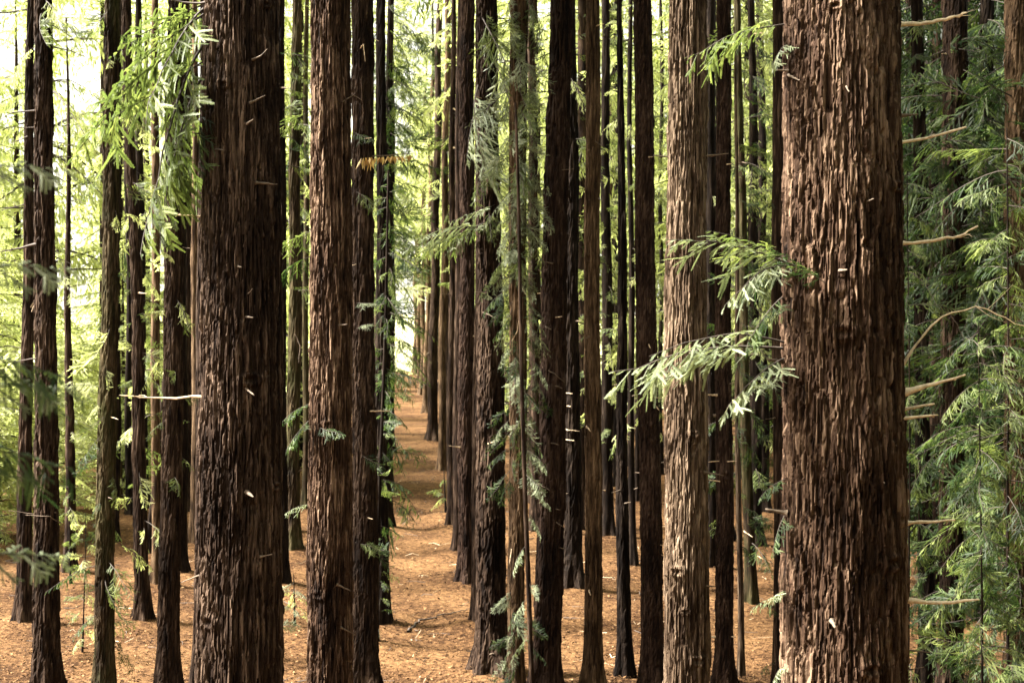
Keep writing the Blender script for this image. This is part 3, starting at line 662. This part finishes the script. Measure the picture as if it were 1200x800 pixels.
boughs('W', 0, 300, 14, .4, 1.0, ('fresh', 'light'), (0, 6.283), (-.5, .2), 22)
boughs('Y1', 160, 660, 30, .3, .7, ('fresh', 'blue', 'deep'), (0, 6.283), (-.6, .2), 23)
boughs('Y2', 0, 640, 40, .4, 1.0, ('deep', 'blue', 'fresh'), (0, 6.283), (-.6, .2), 24)
boughs('Z1', 0, 560, 50, .5, 1.2, ('fresh', 'light', 'deep'), (0, 6.283), (-.6, .2), 25)
boughs('Z2', 0, 520, 50, .6, 1.5, ('fresh', 'light'), (0, 6.283), (-.6, .2), 26)
boughs('AA', 200, 780, 10, .3, .6, ('blue', 'deep'), (2.5, 4.5), (-.6, .2), 27)
boughs('CC', 0, 790, 75, .4, 1.1, ('deep', 'blue', 'fresh'), (0, 6.283), (-.6, .2), 28)
boughs('CC2', 0, 560, 40, .6, 1.5, ('deep', 'fresh'), (0, 6.283), (-.6, .2), 29)
boughs('DD', 40, 330, 46, .5, 1.3, ('blue', 'deep'), (2.4, 7.0), (-.6, .2), 30)
boughs('DD', 330, 800, 34, .4, 1.1, ('deep', 'blue'), (2.4, 7.0), (-.6, .2), 31)
boughs('EE', -10, 720, 150, .5, 1.6, ('deep', 'blue', 'deep', 'fresh'), (0, 6.283), (-.6, .2), 32)
boughs('FF', 60, 800, 90, .5, 1.5, ('deep', 'blue', 'deep'), (1.8, 5.2), (-.6, .2), 33)
# a twig of withered orange leaves
t = TREES['T14']; rw = np.random.default_rng(3)
P0, D_, Ln, Wd = [], [], [], []
for x in list(np.linspace(424, 436, 7)) + list(np.linspace(438, 480, 15)):
    for _ in range(2):
        y0 = 184 - (x - 440) * 0.06; p = P(x + rw.normal(0, 1), y0, t.D - t.prof(6) - .1) - Vector(t.o.location)
        d = np.array([rw.normal(0, .25), rw.normal(0, .3), -1.0]); P0.append([*p]); D_.append(d / np.linalg.norm(d))
        Ln.append((0.2 if x < 437 else 0.13) * rw.uniform(.6, 1.2)); Wd.append(0.05 * rw.uniform(.7, 1.2))
V, f = kites(np.array(P0), np.array(D_), np.array(Ln), np.array(Wd), rw)
obj('withered_leaves', mesh('withered_leaves', V, [(f, 0)], [LEAF['withered']], {'tint': np.repeat(rw.random(len(P0)), 4)}), t.o)

# ------------------------------------------------------------ young leafy stems
def sapling(key, label, x0, x1, y0, base, w0, n, cols, l0, l1, seed, D=None, group='young leafy redwoods'):
    make_tree(key, label, 'dark', x1, x0, w0 * .4, w0, base=base, D=D, yt=y0, res=(12, 60), crown=None, top_at=P(0, y0, D or depth_of_base(base)).z, name='young_redwood', amp=.004, group=group)
    boughs(key, y0 + 10, (base or 800) - 20, n, l0, l1, cols, seed=seed, pitch=(-.5, .3))
sapling('Y20', 'young leafy redwood leaning over the left border of the path', 440, 456, 200, 760, 6, 56, ('fresh', 'deep', 'blue'), .25, .6, 41)
sapling('Y21', 'twiggy pale seedling on the litter between the two leftmost dark trunks', 96, 100, 600, 772, 2.2, 20, ('light', 'fresh'), .25, .5, 42, group=None)
sapling('Y22', 'pale seedling low on the ground between the two broad trunks at left', 316, 318, 690, 778, 2.5, 14, ('light', 'pale'), .25, .5, 43, group=None)
sapling('Y23', 'second pale seedling in front of the first between the broad trunks at left', 345, 343, 672, 742, 2.5, 10, ('light', 'pale'), .25, .45, 44, group=None)
sapling('Y24', 'small green seedling at the foot of the fifth nearest trunk beside the path', 523, 521, 548, 605, 2.5, 12, ('light', 'fresh'), .35, .6, 45, group=None)
sapling('Y25', 'dense dark green young redwood at the right edge, in front of the ridged trunk', 1182, 1180, 150, None, 4, 95, ('deep', 'fresh', 'blue', 'fresh'), .35, .95, 46, D=17)
sapling('Y26', 'dense young redwood filling the lower right corner, sprays with a few yellow tips', 1150, 1148, 380, None, 3, 70, ('deep', 'fresh', 'blue'), .3, .8, 47, D=16)
sapling('Y27', 'young redwood between the thickest trunk and the narrow dark one', 1066, 1064, 200, None, 3, 44, ('deep', 'fresh'), .3, .7, 48, D=19.5)
sapling('Y28', 'low bright shrub-like redwood on the left border below the twiggy trunk', 82, 80, 560, 690, 3, 16, ('light', 'fresh'), .3, .6, 49, group=None)

# ------------------------------------------------------------ trees of the background
PATH = lambda Y: -0.0798 * Y + 0.48
def in_row_clear(x, Y, m):
    return abs(x - PATH(Y)) > m
bg_trunk = {}
for k, mt in enumerate(('dark', 'brown', 'tan')):
    prof = lambda z: max(0.02, 0.27 * (1 - z / 24) ** 0.7)
    bg_trunk[k] = trunk_mesh('trunk', prof, lambda z, k=k: (0.03 * math.sin(z * .8 + k), 0), list(np.linspace(-0.1, 23.9, 70)), 18, .02, .06, .3, BARK[mt], 300 + k)
BGL = {}
def bg_tree(x, Y, s, kind, label, group, crown_list, z0):
    o = empty('background_tree', (x, Y, 0)); tag(o, label, 'tree', group); BGL.setdefault(group, []).append(o)
    t = obj('trunk', bg_trunk[kind], o); t.scale = (s, s, s); t.rotation_euler = (0, 0, random.uniform(0, 6))
    c = obj('crown', random.choice(crown_list), o, (0, 0, z0)); h = (24.4 * s - z0) / 14
    k = random.uniform(.85, 1.2); c.scale = (k, k, h); c.rotation_euler = (0, 0, random.uniform(0, 6.28))
taken = [(t.x0, t.D) for t in TREES.values()]
def free(x, Y, m): return all((x - a) ** 2 + (Y - b) ** 2 > m * m for a, b in taken)
def scatter(n, y0, y1, px0, px1, kinds, crowns, z0r, sr, label, group, clear=2.6, gap=1.7):
    k = 0
    for _ in range(n * 40):
        if k >= n: break
        Y = math.sqrt(random.uniform(y0 ** 2, y1 ** 2)); px = random.uniform(px0, px1); x = (px - 600) / F * Y
        if not in_row_clear(x, Y, clear) or not free(x, Y, gap): continue
        taken.append((x, Y)); k += 1
        bg_tree(x, Y, random.uniform(*sr), random.choice(kinds), label, group, crowns, random.uniform(*z0r))
scatter(20, 44, 85, -120, 345, (1, 2), LOOSE, (.3, 3), (.7, 1.05), 'light yellow-green tree', 'light trees beyond the left trunks')
scatter(9, 75, 150, -100, 440, (1, 2), LOOSE, (.3, 2), (.8, 1.2), 'far bright tree against the sky', 'far bright trees at left')
scatter(32, 36, 80, 560, 1010, (0, 1), LOOSE + CROWN[1:3], (2, 10), (.8, 1.05), 'green conifer in middle distance', 'conifers behind the trunks right of the path')
scatter(7, 35, 46, -80, 215, (1, 2), LOOSE, (0, .3), (.2, .36), 'low bushy pale tree', 'low bushy trees behind the left trunks', clear=5, gap=1.2)
scatter(8, 60, 125, 500, 560, (0, 1, 2), CROWN, (19, 22), (.95, 1.15), 'slim trunk in the path rows', 'slim trunks in the rows by the path', clear=2.6, gap=1.2)
scatter(12, 46, 62, -80, 330, (1, 2), LOOSE, (0, .2), (.22, .4), 'low bushy light green tree', 'low bushy trees at the edge of the left meadow', clear=5)
scatter(20, 45, 100, 560, 1010, (0, 0, 1), CROWN, (17, 19), (.85, 1.05), 'slim bare dark trunk deep in the rows', 'slim bare trunks deep in the rows', gap=1.3)
scatter(10, 34, 60, 60, 440, (0, 1), LOOSE, (14, 17), (.75, .9), 'slim bare trunk beyond the left group', 'slim bare trunks beyond the left group', gap=1.3)
scatter(9, 70, 110, 500, 1000, (0, 1), CROWN + LOOSE, (1, 7), (.85, 1.15), 'distant conifer deep in the rows', 'distant conifers deep in the rows')
scatter(22, 27, 70, 1010, 1280, (0, 1), [CROWN[3], CROWN[3], CROWN[0]], (.5, 6), (.8, 1.05), 'dark green conifer', 'dark conifers at right')
scatter(18, 60, 135, 430, 530, (1,), LOOSE[2:] + CROWN[1:3], (6, 10), (.9, 1.1), 'conifer over the far path', 'conifers over the far end of the path', clear=2.3)
scatter(30, 175, 260, -200, 1300, (2,), LOOSE, (.2, 1), (.8, 1.3), 'faint pale tree beyond the clearing', 'pale trees beyond the clearing', clear=2.5)

# unseen plantation redwoods beside and behind the camera, added to block sky light
for ix in range(-3, 9):
    for iy in range(-7, 9):
        x = ix * 3.2 + random.uniform(-.5, .5); Y = iy * 3.1 + random.uniform(-.5, .5)
        if math.hypot(x, Y) < 2.4 or not free(x, Y, 1.6) or (x < 2 and Y > -1) or (Y > -3 and abs(x) < 0.42 * max(Y, 0) + 4.6): continue
        bg_tree(x, Y, random.uniform(.9, 1.15), 0, 'unseen plantation redwood beside or behind the viewpoint, added to shade the scene', 'redwoods round the viewpoint', CROWN, random.uniform(1, 6))
ANCH = [(53, 'the leftmost straight trunk'), (122, 'the twiggy dark trunk'), (200, 'the straight dark left trunk'), (282, 'the thick shaggy trunk'), (387, 'the furrowed trunk'), (428, 'the trunk with orange leaves'),
        (475, 'the far path opening'), (546, 'the ridged path-side trunk'), (578, 'the nearest path-side trunk'), (641, 'the leaning broad trunk'), (694, 'the knobby warm trunk'), (731, 'the thin black trunk'), (760, 'the purplish-brown trunk'),
        (804, 'the pale ochre trunk'), (848, 'the reddish trunk'), (990, 'the thickest trunk'), (1086, 'the narrow dark right trunk'), (1115, 'the medium right trunk'), (1157, 'the narrow trunk near the right edge'), (1191, 'the trunk at the right edge')]
ORD = ('first', 'second', 'third', 'fourth', 'fifth', 'sixth', 'seventh', 'eighth', 'ninth', 'tenth', 'eleventh', 'twelfth')
for grp, os_ in BGL.items():
    if grp == 'redwoods round the viewpoint': continue
    cells = {}
    for o in os_:
        px = 600 + o.location.x / o.location.y * F
        if px < 0: a = (0, 'the left edge of the picture'); side = 'outside'
        elif px > 1200: a = (1200, 'the right edge of the picture'); side = 'outside'
        else:
            a = min(ANCH, key=lambda q: abs(q[0] - px)); side = 'left of' if px < a[0] else 'right of'
        cells.setdefault((a[1], side), []).append((abs(px - a[0]), o))
    for (nm, side), lst in cells.items():
        for k, (_, o) in enumerate(sorted(lst, key=lambda q: q[0])):
            o['label'] = o['label'] + ', ' + (ORD[min(k, 11)] + ' ' if len(lst) > 1 else '') + side + ' ' + nm
# ------------------------------------------------------------ ground
def axis_lines(lo, hi, step, far):
    a = list(np.arange(lo, hi + 1e-6, step)); s = step; x = hi
    while x < far: s *= 1.35; x += s; a.append(x)
    s = step; x = lo
    while x > -far: s *= 1.35; x -= s; a.insert(0, x)
    return np.array(a)
xs = axis_lines(-14, 16, 0.25, 2500); ys = axis_lines(20, 75, 0.25, 2500)
X, Y = np.meshgrid(xs, ys)
Z = 0.05 * vnoise(X * .35, Y * .35, 50) + 0.025 * vnoise(X * 1.1, Y * 1.1, 51) + 0.012 * vnoise(X * 2.4, Y * 2.4, 52)
near = (np.abs(X) < 40) & (Y > 0) & (Y < 160); Z = np.where(near, Z, 0)
for t in TREES.values():
    d2 = (X - t.x0) ** 2 + (Y - t.D) ** 2; Z += 0.16 * np.exp(-d2 / 0.32)
ny, nx = X.shape; i = np.arange(ny - 1)[:, None] * nx; j = np.arange(nx - 1)[None]
Fq = np.stack([i + j, i + j + 1, i + nx + j + 1, i + nx + j], -1).reshape(-1, 4)
gm, n, b = nodes('leaf_litter_soil')
v1 = noise(n, 9, 8, mapped(n, (1, 1, 1)), 0.75).outputs['Fac']; v2 = noise(n, 0.55, 4, mapped(n, (1, 1, 1))).outputs['Fac']
v3 = noise(n, 45, 4, mapped(n, (1, 0.6, 1)), .7).outputs['Fac']
f = math_n(n, 'ADD', math_n(n, 'MULTIPLY', v1, .5), math_n(n, 'ADD', math_n(n, 'MULTIPLY', v2, .25), math_n(n, 'MULTIPLY', v3, .3)))
r = ramp(n, [(0.36, (0.007, 0.0035, 0.002)), (0.48, (0.030, 0.0148, 0.007)), (0.59, (0.118, 0.065, 0.029)), (0.75, (0.27, 0.168, 0.083))], f)
n.links.new(r.outputs[0], b.inputs['Base Color']); b.inputs['Roughness'].default_value = .9; b.inputs['Specular IOR Level'].default_value = 0.03
bp = n.nodes.new('ShaderNodeBump'); bp.inputs['Strength'].default_value = .8; bp.inputs['Distance'].default_value = .05
n.links.new(f, bp.inputs['Height']); n.links.new(bp.outputs[0], b.inputs['Normal'])
g = obj('forest_floor', mesh('forest_floor', np.stack([X, Y, Z], -1).reshape(-1, 3), [(Fq, 0)], [gm], smooth=True)); g['kind'] = 'structure'

mm, n, b = nodes('pale_meadow')
v1 = noise(n, 0.6, 6, mapped(n, (1, 1, 1)), .6).outputs['Fac']
r = ramp(n, [(0.35, (0.24, 0.27, 0.1)), (0.6, (0.44, 0.43, 0.22))], v1); n.links.new(r.outputs[0], b.inputs['Base Color']); b.inputs['Roughness'].default_value = .9
pts = [(-2500, 50), (-18, 52), (-15.5, 80), (-17, 141), (-14, 138), (-12.8, 143), (-12, 139), (-11, 145), (-10.4, 140), (-9.6, 146), (-8.8, 141), (-7, 144), (-3, 141), (0, 100), (14, 80), (60, 70), (2500, 70), (2500, 2500), (-2500, 2500)]
md = obj('meadow', mesh('meadow', [(x, y, 0.09) for x, y in pts], [(np.array([list(range(len(pts)))]), 0)], [mm])); md['kind'] = 'structure'

# litter on the floor
N = 80000
Yl = 22 + 50 * rng.random(N) ** 1.7; px = rng.uniform(-20, 1120, N); Xl = (px - 600) / F * Yl
gz = 0.05 * vnoise(Xl * .35, Yl * .35, 50) + 0.025 * vnoise(Xl * 1.1, Yl * 1.1, 51) + 0.012 * vnoise(Xl * 2.4, Yl * 2.4, 52)
for t in TREES.values():
    gz += 0.16 * np.exp(-((Xl - t.x0) ** 2 + (Yl - t.D) ** 2) / .32)
a = rng.uniform(0, 6.283, N); D_ = np.stack([np.cos(a), np.sin(a), rng.normal(.12, .22, N)], -1); D_ /= np.linalg.norm(D_, axis=1)[:, None]
Ln = rng.uniform(.025, .09, N); Wd = Ln * rng.uniform(.18, .5, N)
V, f = kites(np.stack([Xl, Yl, gz + .008 + rng.random(N) * .015], -1), D_, Ln, Wd, rng)
lm, n, b = nodes('dry_litter')
r = ramp(n, [(0, (0.006, 0.003, 0.002)), (0.4, (0.044, 0.022, 0.010)), (0.75, (0.14, 0.077, 0.034)), (1, (0.25, 0.16, 0.08))], attr(n, 'tint').outputs['Fac'])
n.links.new(r.outputs[0], b.inputs['Base Color']); b.inputs['Roughness'].default_value = .8; b.inputs['Specular IOR Level'].default_value = 0.08
o = obj('leaf_litter', mesh('leaf_litter', V, [(f, 0)], [lm], {'tint': np.repeat(rng.beta(2, 2.2, N), 4)}))
tag(o, 'orange-brown fallen needles and leaves covering the forest floor and path', 'leaf litter', kind='stuff')

parts = []; rt = np.random.default_rng(77)
for _ in range(900):
    y = 22 + 36 * rt.random() ** 1.4; x = (rt.uniform(0, 1120) - 600) / F * y; a = rt.uniform(0, 6.283); l = rt.uniform(.12, .6) ** 1.3; w_ = rt.uniform(.004, .011)
    p = np.array([x, y, 0.05 * float(vnoise(np.array([x * .35]), np.array([y * .35]), 50)[0]) + .03]); d = np.array([math.cos(a), math.sin(a), rt.normal(0, .05)])
    m = p + d * l * .5 + rt.normal(0, .03, 3); e = p + d * l + rt.normal(0, .02, 3); e[2] = max(e[2], p[2] - .01)
    V, f = tube_arrays([p, m, e], [w_, w_ * .8, w_ * .4], 4); parts.append((V, f, int(rt.random() < .35), 0.5))
V, f, _t = merge(parts)
tag(obj('twig_litter', mesh('twig_litter', V, f, [DARKWOOD, PALEWOOD])), 'small broken twigs strewn over the forest floor', 'twig litter', kind='stuff')

r_ = np.random.default_rng(9); n_ = 1500
p_ = np.stack([r_.uniform(-22, 4, n_), 141 + r_.normal(0, 3.5, n_), np.full(n_, .02)], -1); d_ = r_.normal(0, .35, (n_, 3)); d_[:, 2] = 1; d_ /= np.linalg.norm(d_, axis=1)[:, None]
V, f = kites(p_, d_, r_.uniform(.1, .35, n_), r_.uniform(.05, .12, n_), r_)
tag(obj('meadow_grass', mesh('meadow_grass', V, [(f, 0)], [LEAF['light']], {'tint': np.repeat(r_.random(n_), 4)})), 'pale tall grass where the path opens to the clearing', 'grass', kind='stuff')

# fallen twigs on the path
def fallen(label, pts, w, mat=DARKWOOD):
    q = np.array([[*P(x, y, depth_of_base(y))] for x, y in pts]); q[:, 2] = 0.07
    T = np.linspace(0, 1, len(q)); tt = np.linspace(0, 1, 12); B = np.stack([np.interp(tt, T, q[:, k]) for k in range(3)], -1)
    B[1:-1] += rng.normal(0, .02, (10, 3)) * [1, 1, .4]
    c = B[0].copy(); V, f = tube_arrays(B - c, np.linspace(w, w * .4, 12), 6)
    o = obj('fallen_twig', mesh('fallen_twig', V, [(f, 0)], [mat], smooth=True), None, c); tag(o, label, 'twig')
fallen('crooked dark root-like twig lying across the near end of the path', [(478, 744), (487, 735), (497, 730), (512, 727)], .03)
fallen('thin dark twig on the path pointing to the second nearest trunk on its right', [(512, 725), (530, 722), (552, 716)], .015)
fallen('short pale twig on the litter in the gap left of the thickest trunk', [(884, 652), (893, 658)], .015, PALEWOOD)
